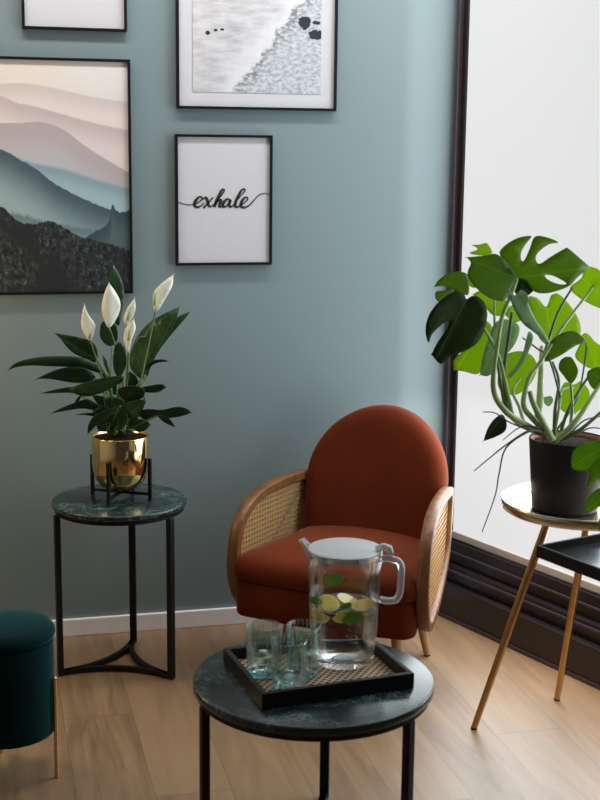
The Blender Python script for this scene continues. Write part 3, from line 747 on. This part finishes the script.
mon = [
 # outline, (base,tip), depth off, gx, gy, mat, fold, droop, holes
 ([(338,182),(305,140),(283,106),(295,85),(325,64),(355,53),(384,52),(366,75),(352,100),(350,120),(356,131),(365,120),(378,90),(393,54),(425,53),(468,70),(440,76),(412,95),(398,114),(400,132),(412,138),(445,116),(488,91),(500,90),(530,115),(569,149),(530,180),(500,210),(440,230),(400,229),(378,212),(358,195)],
  ((340,184),(566,149)), -.10, -.25, .75, 'mon', .25, .12, [[(427,174),(452,176),(491,197),(487,204),(460,200),(434,187)]]),
 ([(337,182),(312,140),(290,118),(268,107),(240,112),(178,118),(192,136),(182,164),(186,186),(210,216),(250,246),(290,256),(315,238),(330,208)], ((336,184),(182,122)), -.12, .3, .7, 'mon', .2, .15, []),
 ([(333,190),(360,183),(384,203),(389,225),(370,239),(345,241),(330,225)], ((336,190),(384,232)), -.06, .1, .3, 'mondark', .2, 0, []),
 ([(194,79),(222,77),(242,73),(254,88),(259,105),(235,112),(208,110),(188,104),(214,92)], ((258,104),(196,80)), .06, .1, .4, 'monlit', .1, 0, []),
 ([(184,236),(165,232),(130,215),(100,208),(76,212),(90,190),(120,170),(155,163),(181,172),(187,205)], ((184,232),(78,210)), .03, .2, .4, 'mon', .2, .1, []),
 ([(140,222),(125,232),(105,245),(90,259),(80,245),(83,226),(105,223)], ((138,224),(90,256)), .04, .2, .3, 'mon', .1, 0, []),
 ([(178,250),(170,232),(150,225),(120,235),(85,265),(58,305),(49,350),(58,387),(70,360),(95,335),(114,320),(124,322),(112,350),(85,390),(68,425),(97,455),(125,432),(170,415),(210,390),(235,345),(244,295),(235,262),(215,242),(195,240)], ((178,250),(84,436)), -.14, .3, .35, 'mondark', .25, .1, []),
 ([(240,320),(262,345),(258,400),(240,450),(215,486),(170,478),(139,474),(140,440),(180,405),(220,365)], ((245,330),(145,470)), .06, .1, .3, 'monlit', .15, .1, []),
 ([(184,172),(197,190),(212,205),(205,215),(186,205)], ((186,176),(210,210)), .05, .1, .3, 'monlit', .1, 0, []),
 ([(198,235),(230,221),(270,235),(310,262),(305,300),(262,300),(240,278)], ((305,285),(202,236)), .05, .1, .5, 'monlit', .15, .1, []),
 ([(300,300),(320,270),(350,280),(352,315),(325,322)], ((345,318),(304,300)), .07, .1, .5, 'monlit', .15, .1, []),
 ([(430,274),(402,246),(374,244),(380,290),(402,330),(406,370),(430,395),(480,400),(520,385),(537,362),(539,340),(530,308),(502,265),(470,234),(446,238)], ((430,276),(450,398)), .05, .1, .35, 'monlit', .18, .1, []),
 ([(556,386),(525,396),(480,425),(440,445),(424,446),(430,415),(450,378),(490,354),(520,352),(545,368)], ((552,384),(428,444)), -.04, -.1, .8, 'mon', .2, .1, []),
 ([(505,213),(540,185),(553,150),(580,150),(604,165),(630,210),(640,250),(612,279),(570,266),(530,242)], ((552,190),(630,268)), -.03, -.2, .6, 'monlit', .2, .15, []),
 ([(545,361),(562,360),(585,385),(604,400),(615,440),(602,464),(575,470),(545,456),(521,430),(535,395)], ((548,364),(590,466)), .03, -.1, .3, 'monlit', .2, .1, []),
 ([(306,216),(330,238),(350,221),(372,238),(379,275),(400,320),(430,360),(441,390),(420,376),(385,350),(355,325),(328,280)], ((350,228),(440,388)), -.17, -.1, .3, 'mongrey', .7, .1, []),
 ([(290,314),(322,317),(346,340),(332,390),(292,440),(252,490),(221,489),(230,430),(250,370),(265,330)], ((315,320),(225,486)), -.04, .1, .3, 'mongrey', .2, .1, []),
 ([(376,351),(389,370),(376,412),(350,462),(320,497),(306,492),(335,460),(356,420),(366,380)], ((380,356),(308,494)), -.08, .0, .1, 'mongrey', .5, .1, []),
 ([(280,480),(300,430),(340,414),(380,424),(401,455),(396,490),(370,530),(330,553),(290,546),(277,520)], ((370,430),(292,544)), .06, .1, .3, 'monlit', .15, .1, []),
 ([(490,432),(510,434),(526,460),(531,480),(521,505),(505,516),(485,492),(470,470),(474,445)], ((508,512),(490,434)), -.05, -.1, .3, 'mon', .4, .1, []),
 ([(488,514),(518,520),(540,510),(566,540),(561,575),(522,612),(480,602),(469,560)], ((520,522),(518,608)), .05, -.1, .3, 'monlit', .2, .1, []),
 ([(290,614),(304,635),(301,665),(270,685),(232,698),(245,660),(265,630)], ((294,618),(234,696)), -.06, .2, .3, 'mondark', .25, .1, []),
 ([(562,478),(600,464),(640,480),(640,525),(585,536),(562,508)], ((566,484),(636,512)), -.02, -.1, .4, 'mon', .2, .1, []),
 ([(422,560),(445,556),(452,572),(438,588),(424,578)], ((440,588),(430,556)), .04, 0, .2, 'mongrey', .2, 0, []),
]
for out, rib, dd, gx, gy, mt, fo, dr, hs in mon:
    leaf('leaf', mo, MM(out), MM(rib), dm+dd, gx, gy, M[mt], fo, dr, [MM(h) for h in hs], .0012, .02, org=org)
stems = [
 ([(445,692,0),(330,626,-.06),(290,590,-.07),(268,552,-.07),(263,500,-.08),(275,400,-.10),(290,310,-.11),(318,240,-.11),(338,186,-.10)], (.0085, .0045), 'monstem'),
 ([(400,672,0),(340,640,-.03),(306,594,-.05),(297,480,-.07),(310,380,-.08),(322,290,-.10)], (.0065, .004), 'monstemdark'),
 ([(300,600,-.03),(278,460,-.03),(268,350,-.02),(267,250,.03)], (.004, .003), 'monstemdark'),
 ([(420,680,0),(335,632,-.03),(312,560,-.06),(280,430,-.09),(236,346,-.12),(180,252,-.14)], (.0055, .0035), 'monstem'),
 ([(455,695,-.02),(385,625,-.04),(360,590,-.05),(362,545,-.05),(380,490,-.05),(410,450,-.05),(480,340,-.05),(560,235,-.04),(600,180,-.03)], (.008, .003), 'monstem'),
 ([(430,690,0),(405,640,0),(410,560,.01),(415,450,.03),(416,400,.05)], (.012, .005), 'monstem'),
 ([(415,450,.0),(440,370,-.02),(468,290,-.03),(512,214,-.03)], (.0035, .0028), 'monstemdark'),
 ([(455,690,0),(458,600,0),(470,510,.02),(450,448,.0)], (.005, .003), 'monstemdark'),
 ([(455,700,-.03),(520,640,-.04),(575,560,-.03),(625,480,0)], (.0085, .005), 'monstem'),
 ([(460,700,-.01),(540,660,-.02),(620,592,-.02)], (.006, .004), 'monstemdark'),
 ([(500,690,0),(512,600,-.03),(508,516,-.05)], (.005, .003), 'monstem'),
 ([(360,640,0),(345,590,.02),(325,540,.04),(350,500,.06)], (.005, .003), 'monstem'),
 ([(470,692,-.01),(500,600,-.02),(560,500,0),(590,466,.02)], (.005, .003), 'monstemdark'),
 ([(452,690,0),(470,600,0),(480,540,.02),(520,530,.04)], (.0045, .003), 'monstem'),
 ([(475,560,.0),(440,440,-.02),(400,405,-.03),(356,372,-.05)], (.003, .002), 'monstemdark'),
 ([(450,696,-.04),(420,640,-.05),(390,580,-.05),(378,540,-.05)], (.010, .006), 'monstem'),
 ([(440,690,0),(480,640,.01),(530,560,.02),(556,420,.03),(556,390,.0)], (.0035, .002), 'monstemdark'),
]
for pts, rad, mt in stems:
    stem('stem', mo, [(*mc((x, y)), dm+dd) for x, y, dd in pts], rad, M[mt], org, 10)
for pts in ([(541,432,-.06),(528,432,-.09),(506,448,-.11),(499,474,-.12),(495,496,-.12),(482,532,-.12)], [(543,431,-.05),(528,431,-.09),(506,445,-.11),(492,456,-.12),(474,471,-.13)], [(540,434,-.04),(511,423,-.08),(495,413,-.10),(483,412,-.11)],
            [(545,430,-.05),(528,426,-.07),(517,429,-.06),(503,440,-.06)], [(575,437,-.04),(590,428,-.02),(610,430,.0)], [(570,434,-.05),(585,420,-.03),(606,416,.0)]):
    stem('aerial_root', mo, [(u, v, dm+dd) for u, v, dd in pts], (.0026, .0012), M['root'], org, 6)

# ------------------------------------------------------------------ black tray table and lime plant at the right edge
BZ = .665; kx = at_z(536.5, 545, BZ)
d1 = Vector((.308, -.951)).normalized(); d2 = Vector((-d1.y, d1.x)); sz_ = .42
bc = Vector((kx.x, kx.y)) + (d1+d2)*(sz_/2)
st_ = thing('tray_table', 'square black tray table with raised rim at the right edge', 'table', (*bc, 0), math.atan2(d1.y, d1.x))
h_ = sz_/2; bm = bmesh.new(); w_ = .007
for b in ((-h_, h_, -h_, -h_+w_, BZ-.028, BZ), (-h_, h_, h_-w_, h_, BZ-.028, BZ), (-h_, -h_+w_, -h_+w_, h_-w_, BZ-.028, BZ), (h_-w_, h_, -h_+w_, h_-w_, BZ-.028, BZ)): bx(bm, *b, .0015)
link('rim', bm, M['black'], st_)
box('tray_top', -h_+w_, h_-w_, -h_+w_, h_-w_, BZ-.026, BZ-.018, simple('black_lacquer', (.022, .022, .026), .14, var=.1, Specular_IOR_Level=.9), st_)
bm = bmesh.new(); lathe(bm, [(0, .012), (.014, .012), (.014, BZ-.026), (0, BZ-.026)], 24); link('pedestal', bm, M['black'], st_, autos=40)
bm = bmesh.new(); lathe(bm, [(0, 0), (.13, 0), (.13, .010), (.128, .012), (0, .012)], 48); link('foot_plate', bm, M['black'], st_, autos=40)
BT = BZ-.018
lg = Vector((bc.x+.02, bc.y+.02, BT+.0006)); lp = thing('houseplant', 'lime green leafy plant spilling over the black tray at right edge', 'plant', lg)
bm = bmesh.new(); lathe(bm, [(0, .0), (.05, 0), (.052, .003), (.066, .105), (.065, .108), (.062, .106), (.060, .09), (0, .09)], 48); link('pot', bm, M['skirting'], lp, autos=50)
bm = bmesh.new(); lathe(bm, [(0, .092), (.0605, .092), (.05, .098), (0, .1)], 32); link('soil', bm, M['soil'], lp)
dl = depth((lg.x, lg.y, BT+.15))
def nc(p): return (480+p[0]/5, 430+p[1]/5)
for out, rib, dd, gx, gy in (
 ([(455,150),(468,104),(510,72),(560,60),(610,48),(640,90),(615,150),(560,190),(520,204),(480,202),(458,190)], ((628,80),(462,178)), -.01, .3, .5),
 ([(545,195),(600,130),(660,150),(655,205),(600,240),(570,262),(550,286),(534,270),(548,232)], ((650,160),(540,280)), -.05, .3, .5),
 ([(525,390),(545,332),(600,290),(660,300),(640,360),(575,395),(545,413),(528,404)], ((650,310),(532,404)), -.04, .3, .4),
 ([(600,40),(640,-20),(720,-40),(780,20),(720,80),(640,90)], ((770,30),(610,50)), .0, .2, .5),
 ([(600,230),(660,200),(740,230),(760,300),(680,320),(610,290)], ((750,260),(606,270)), -.07, .2, .5),
 ([(590,470),(620,410),(690,380),(720,440),(660,500),(605,520)], ((710,400),(596,510)), -.06, .2, .4),
 ([(700,120),(780,90),(860,150),(830,230),(740,220)], ((720,180),(840,170)), -.06, -.2, .4)):
    leaf('leaf', lp, [nc(p) for p in out], [nc(p) for p in rib], dl+dd, gx, gy, M['lime'], .3, .15, org=lg, wav=.04)
    b = nc(rib[0]); q = Vector((lg.x, lg.y, BT+.098)); qc = q-CAM; dq = qc.dot(fwd); qu = 300+FPX*qc.dot(cr)/dq; qv = 400-FPX*qc.dot(cu)/dq
    stem('stem', lp, [(qu, qv, dq), ((qu+b[0])/2, min(qv, b[1])-8, (dq+dl+dd)/2), (*b, dl+dd)], (.0024, .0016), M['monstem'], lg, 6)

# ------------------------------------------------------------------ serving tray, jug, glasses
TZ0 = CTZ+.0005; TT = TZ0+.034
c1, c2, c3 = at_z(219, 652, TT), at_z(262, 694, TT), at_z(414.5, 673, TT)
e1 = (c3-c2); e2 = (c1-c2); Lx = e1.length; dx = e1.normalized(); dy = Vector((-dx.y, dx.x, 0)); Ly = e2.dot(dy)
Ly = max(Ly, .21)+.020
tc = c2 + dx*Lx/2 + dy*Ly/2
ty = thing('serving_tray', 'black rectangular serving tray with woven cane bottom on coffee table', 'tray', (tc.x, tc.y, TZ0), math.atan2(dx.y, dx.x))
hx, hy, w_ = Lx/2, Ly/2, .012; bm = bmesh.new()
for b in ((-hx, hx, -hy, -hy+w_, 0, .034), (-hx, hx, hy-w_, hy, 0, .034), (-hx, -hx+w_, -hy+w_, hy-w_, 0, .034), (hx-w_, hx, -hy+w_, hy-w_, 0, .034)): bx(bm, *b, .0018)
link('rim', bm, M['traywood'], ty)
box('base_board', -hx+w_, hx-w_, -hy+w_, hy-w_, .0, .006, M['traywood'], ty)
bm = bmesh.new(); uvl = bm.loops.layers.uv.new('UVMap'); bx(bm, -hx+w_, hx-w_, -hy+w_, hy-w_, .006, .008)
for f in bm.faces:
    for l in f.loops: l[uvl].uv = (l.vert.co.x, l.vert.co.y)
link('cane_panel', bm, M['traycane'], ty)
FZ = TZ0+.0082
print('TRAY', Lx, Ly)

# jug
jf = at_z(347, 671, FZ); jv = Vector((jf.x, jf.y)).normalized(); JR = .0815; JB = .0665
JC = Vector((jf.x, jf.y)) + jv*JB + cr.to_2d()*-.009
jd = depth((JC.x, JC.y, .5)); JH = .2525
jrz = math.atan2(cr.y, cr.x) + R(-14)
jg = thing('water_jug', 'clear jug of lemon water with frosted lid on cane tray', 'jug', (JC.x, JC.y, FZ), jrz)
bm = bmesh.new(); wt = .0035; bt_ = .012
def jr(z): return JB+(JR-JB)*(max(z, 0)/JH)**.6
lathe(bm, [(0, .0), (JB-.004, 0), (JB, .004), *[(jr(q), q) for q in (.03, .06, .09, .12, .16, .2)], (JR, JH-.002), (JR-.0015, JH), (JR-wt, JH-.002), *[(jr(q)-wt, q) for q in (.2, .16, .12, .09, .06, .03)], (JB-wt, bt_+.006), (JB-wt-.006, bt_), (0, bt_)], 96)
link('body', bm, M['acrylic'], jg, smooth=True)
bm = bmesh.new()
lathe(bm, [(0, JH+.001), (JR-.0005, JH+.001), (JR+.0002, JH+.002), (JR-.0005, JH+.003), (JR-.004, JH+.0042), (0, JH+.004)], 96); lathe(bm, [(JR-wt-.0012, JH-.012), (JR-wt-.0012, JH+.0008), (JR-wt-.004, JH+.0008), (JR-wt-.004, JH-.012)], 64, close=True)
link('lid', bm, M['frost'], jg, autos=40)
# spout on -x, handle on +x
bm = bmesh.new(); n = 9; rows = []
for (xx, zz, hw) in ((-JR+.0015, JH-.030, .003), (-JR-.004, JH-.016, .009), (-JR-.012, JH+.000, .010), (-JR-.022, JH+.013, .006)):
    rows.append([bm.verts.new((xx + .010*(abs(j-4)/4)**2, hw*(j-4)/4*1.4, zz + .004*(abs(j-4)/4)**2)) for j in range(n)])
for a, b in zip(rows, rows[1:]):
    for j in range(n-1): bm.faces.new((a[j], a[j+1], b[j+1], b[j]))
NOFIX.append(bm)
o = link('spout', bm, M['frost'], jg, smooth=True); md = o.modifiers.new('thickness', 'SOLIDIFY'); md.thickness = .003; md.offset = 0
hp = crom([(JR-.001, 0, JH-.014), (JR+.014, 0, JH-.012), (JR+.034, 0, JH-.016), (JR+.043, 0, JH-.030), (JR+.043, 0, JH-.060), (JR+.041, 0, JH-.088), (JR+.032, 0, JH-.104), (JR+.014, 0, JH-.108), (JR-.002, 0, JH-.106)], 6)
bm = bmesh.new(); tube(bm, hp, .0078, 14); link('handle', bm, simple('clear_handle_acrylic', (.86, .87, .89), .12, var=.02, Transmission_Weight=.65, IOR=1.25), jg, smooth=True)
bm = bmesh.new(); tube(bm, [(JR-.012, 0, JH+.007), (JR+.004, 0, JH+.014), (JR+.016, 0, JH+.010), (JR+.020, 0, JH-.002)], [.007, .008, .008, .006], 12); link('lid_thumb_tab', bm, M['frost'], jg, smooth=True)
# water
WH = .130
def placed(name, label, cat, bm, mat, loc, rz=0, group=None, smooth=True, autos=None):
    o = link(name, bm, mat, None, smooth, autos); o.location = loc; o.rotation_euler.z = rz; return tag(o, label, cat, group)
bm = bmesh.new(); g = .0004; rw = lambda z: jr(z)-wt-g
lathe(bm, [(0, bt_+g), (JB-wt-.0065, bt_+g), (JB-wt-g-.0004, bt_+.0065), *[(rw(q), q) for q in (.03, .06, .09, .12)], (rw(WH), WH-.001), (rw(WH)-.001, WH), (0, WH)], 96)
placed('jug_water', 'still water filling the lower half of the clear jug', 'water', bm, M['water'], (JC.x, JC.y, FZ))
# lemon slices and mint leaves floating near the surface
def slice_bm(r=.027, th=.006, a0=0, a1=2*PI):
    bm = bmesh.new(); uvl = bm.loops.layers.uv.new('UVMap'); n = 32; full = a1-a0 > 6.2
    dat = {}
    def vert(rr, a, z):
        v = bm.verts.new((rr*math.cos(a), rr*math.sin(a), z)); dat[v] = (rr/r, a); return v
    ang = [a0+(a1-a0)*k/n for k in range(n + (0 if full else 1))]
    for s in (1, -1):
        c_ = vert(0, 0, s*th/2); o = [vert(r, a, s*th/2) for a in ang]
        for k in range(n):
            q = (c_, o[k], o[(k+1) % len(o)]); bm.faces.new(q if s > 0 else q[::-1])
        if s > 0: top, tc_ = o, c_
    for k in range(n): bm.faces.new((o[k], o[(k+1) % len(o)], top[(k+1) % len(o)], top[k]))
    if not full: bm.faces.new((tc_, top[0], o[0], c_)); bm.faces.new((c_, o[-1], top[-1], tc_))
    for f in bm.faces:
        cz = f.normal
        for l in f.loops:
            a = dat[l.vert]; l[uvl].uv = (a[0], a[1] if a[0] > .01 else sum(dat[q.vert][1] for q in f.loops)/len(f.loops))
    NOFIX.append(bm)
    return bm
def jl(u, v, inward=.0):
    """point in the jug seen at (u,v); inward = metres behind (+) the jug axis plane"""
    return at_d(u, v, jd+inward)
lem = [  # pixel, depth offset, radius, arc, tilt x,y,z
 ((329, 604), -.028, .025, (0, 2*PI), (34, 14, 15), 'pale round lemon slice floating at the left side of the jug'),
 ((322, 612), -.030, .024, (PI, 2*PI), (70, 25, 10), 'half lemon slice hanging under the left round slice in jug'),
 ((340, 613), -.046, .020, (PI*1.1, PI*1.9), (78, -8, 30), 'small lemon wedge hanging at the front of the jug'),
 ((363, 606), -.024, .026, (0, 2*PI), (16, -10, -20), 'yellow lemon slice floating by the jug handle'),
 ((347, 600), .014, .024, (0, 2*PI), (18, 10, 40), 'lemon slice floating at the back middle of the jug'),
]
for (uv, dd, r_, arc, tl, lab) in lem:
    p = jl(*uv, dd); o = link('lemon_slice', slice_bm(r_, .005, *arc), M['lemon']); o.location = p
    o.rotation_euler = [R(t) for t in tl]; o.rotation_euler.z += -YAW; tag(o, lab, 'lemon', 'lemon slices in the jug')
def mint(name, u, v, w, h, ang, dd, lab):
    c_, s_ = math.cos(R(ang)), math.sin(R(ang))
    o2 = [(u + (a*w)*c_-(b*h)*s_, v + (a*w)*s_+(b*h)*c_) for a, b in ((-.5, 0), (-.36, -.32), (-.05, -.5), (.28, -.42), (.5, -.05), (.3, .34), (0, .46), (-.3, .36))]
    org = at_d(u, v, jd+dd)
    t = leaf(name, None, o2, (o2[0], o2[4]), jd+dd, .1, .35, M['mint'], .3, .1, org=org); t.location = org; tag(t, lab, 'mint leaf', 'mint leaves in the jug')
mint('mint_leaf', 334, 580, 20, 14, -12, -.050, 'green mint leaf clinging to the jug wall above the water')
mint('mint_leaf', 316, 601, 15, 9, 25, -.045, 'mint leaf tucked under the lemon at the left of jug')
mint('mint_leaf', 352, 618, 22, 10, -15, -.046, 'mint leaf hanging under the water surface at jug front')
mint('mint_leaf', 345, 607, 16, 7, -25, -.030, 'mint leaf between the lemon pieces at the jug middle')

# glasses
def glass_set():
    t = thing('drinking_glass', '', 'glass'); N = 144; gh, gr, gb = .110, .0368, .0335; w = .0022
    bm = bmesh.new(); prof = [(0, 0, 0), (gb-.003, 0, 0), (gb, .003, 0)]
    for i in range(1, 12):
        z = .003+(gh-.004)*i/11; prof.append((gb+(gr-gb)*z/gh, z, 1 if .012 < z < gh*.86 else 0))
    prof += [(gr-w*.5, gh, 0), (gr-w, gh-.001, 0), (gb+(gr-gb)*.5-w, gh*.5, 0), (gb-w, .010, 0), (gb-w-.004, .007, 0), (0, .007, 0)]
    rings = []
    for r, z, rib in prof:
        if r == 0: rings.append([bm.verts.new((0, 0, z))]); continue
        rings.append([bm.verts.new(((r+rib*.0007*math.cos(24*2*PI*k/N))*math.cos(2*PI*k/N), (r+rib*.0007*math.cos(24*2*PI*k/N))*math.sin(2*PI*k/N), z)) for k in range(N)])
    for a, b in zip(rings, rings[1:]):
        for k in range(N):
            k2 = (k+1) % N
            if len(a) == 1: bm.faces.new((a[0], b[k], b[k2]))
            elif len(b) == 1: bm.faces.new((a[k], a[k2], b[0]))
            else: bm.faces.new((a[k], a[k2], b[k2], b[k]))
    me = link('glass_body', bm, M['glass'], None, smooth=True)
    bm = bmesh.new(); lathe(bm, [(0, .0009), (gb-.0035, .0009), (gb-.001, .0035), (gb-.0012, .0064), (0, .0064)], 48); link('glass_base', bm, mat_thin('teal_glass_base', (.42, .80, .84), .5), me, smooth=True)
    return t, me, gb-w, gr-w, gh
bpy.data.objects.remove
t_, me_, gb_, gr_, gh_ = glass_set(); bpy.data.objects.remove(t_)
for (u, v, lab, wl) in ((263, 679.5, 'teal ribbed glass at the left back corner of the tray', .042),
                    (303, 679.5, 'teal ribbed glass at the back, nearest the jug', .045),
                    (289, 695.5, 'teal ribbed glass standing in front of the other two', .030)):
    p = at_z(u, v, FZ); q = Vector((p.x, p.y)); q += q.normalized()*.033
    o = me_ if me_.users_collection and 'label' not in me_ else copy_tree(me_)
    o.name = 'drinking_glass'; o.location = (q.x, q.y, FZ); tag(o, lab, 'glass', 'ribbed drinking glasses on the tray')
    bm = bmesh.new(); rr = lambda z: gb_+(gr_-gb_)*z/gh_-.0009
    lathe(bm, [(0, .0075), (gb_-.005, .0075), (rr(.011), .011), (rr(wl), wl), (0, wl)], 48)
    placed('glass_water', 'water in the '+lab.replace('teal ribbed ', ''), 'water', bm, M['water'], (q.x, q.y, FZ), group='water in the glasses')

# ------------------------------------------------------------------ light
w = bpy.data.worlds.new('world'); S.world = w; w.use_nodes = True
w.node_tree.nodes['Background'].inputs[0].default_value = (.85, .93, 1.0, 1); w.node_tree.nodes['Background'].inputs[1].default_value = .04
def area(name, loc, rot, sx, sy, e, col):
    l = bpy.data.lights.new(name, 'AREA'); l.shape = 'RECTANGLE'; l.size = sx; l.size_y = sy; l.energy = e; l.color = col
    o = bpy.data.objects.new(name, l); C.objects.link(o); o.location = loc; o.rotation_euler = rot; return o
area('ceiling_track_light', (.4, D-.55, CEIL-.03), (R(32), 0, 0), 2.6, .12, 17, (1., .97, .93)).data.spread = R(125)
# last area lamp: unseen fill added towards the camera side, for an invented bare window
# fills added at the blind: an even boost, a steep strip brightening the floor
def wlamp(t, z, w_, h_, e, tilt, off, spread=PI):
    o = area('added_blind_fill', (0, 0, 0), (0, 0, 0), w_, h_, e, (.82, .94, 1.) if spread > 3 else (1., .98, .95)); o.data.spread = spread
    em = WN*math.cos(tilt) - Vector((0, 0, math.sin(tilt))); upv = Vector((0, 0, math.cos(tilt))) + WN*math.sin(tilt)
    o.matrix_world = Matrix((upv.cross(-em), upv, -em)).transposed().to_4x4(); o.location = P0 + WD*t + WN*off + Vector((0, 0, z))
wlamp(.92, 1.42, 1.62, 2.2, 38, 0, .012)
wlamp(.95, .80, 1.7, .16, 5.2, R(72), .09, R(125))
wl = area('added_side_fill', P0 + WD*4.35 + WN*.01 + Vector((0, 0, 1.75)), (0, 0, 0), 4.4, 1.9, 5, (.90, .96, 1.))  # added unseen lamp, brightens the room from the right
wl.matrix_world = Matrix((WD, Vector((0, 0, 1)), -WN)).transposed().to_4x4(); wl.location = P0 + WD*4.35 + WN*.01 + Vector((0, 0, 1.75))
pl_ = bpy.data.lights.new('warm_lamp', 'POINT'); pl_.energy = 11; pl_.color = (1., .68, .34); pl_.shadow_soft_size = .12
po = bpy.data.objects.new('warm_lamp', pl_); C.objects.link(po); po.location = (-.42, 3.68, 1.12)
S.view_settings.view_transform = 'Standard'; S.view_settings.look = 'None'; S.view_settings.exposure = 0; S.view_settings.gamma = 1
S.view_settings.use_curve_mapping = False
S.cycles.max_bounces = 12; S.cycles.transmission_bounces = 12; S.cycles.transparent_max_bounces = 16; S.cycles.glossy_bounces = 6
S.cycles.sample_clamp_indirect = 6
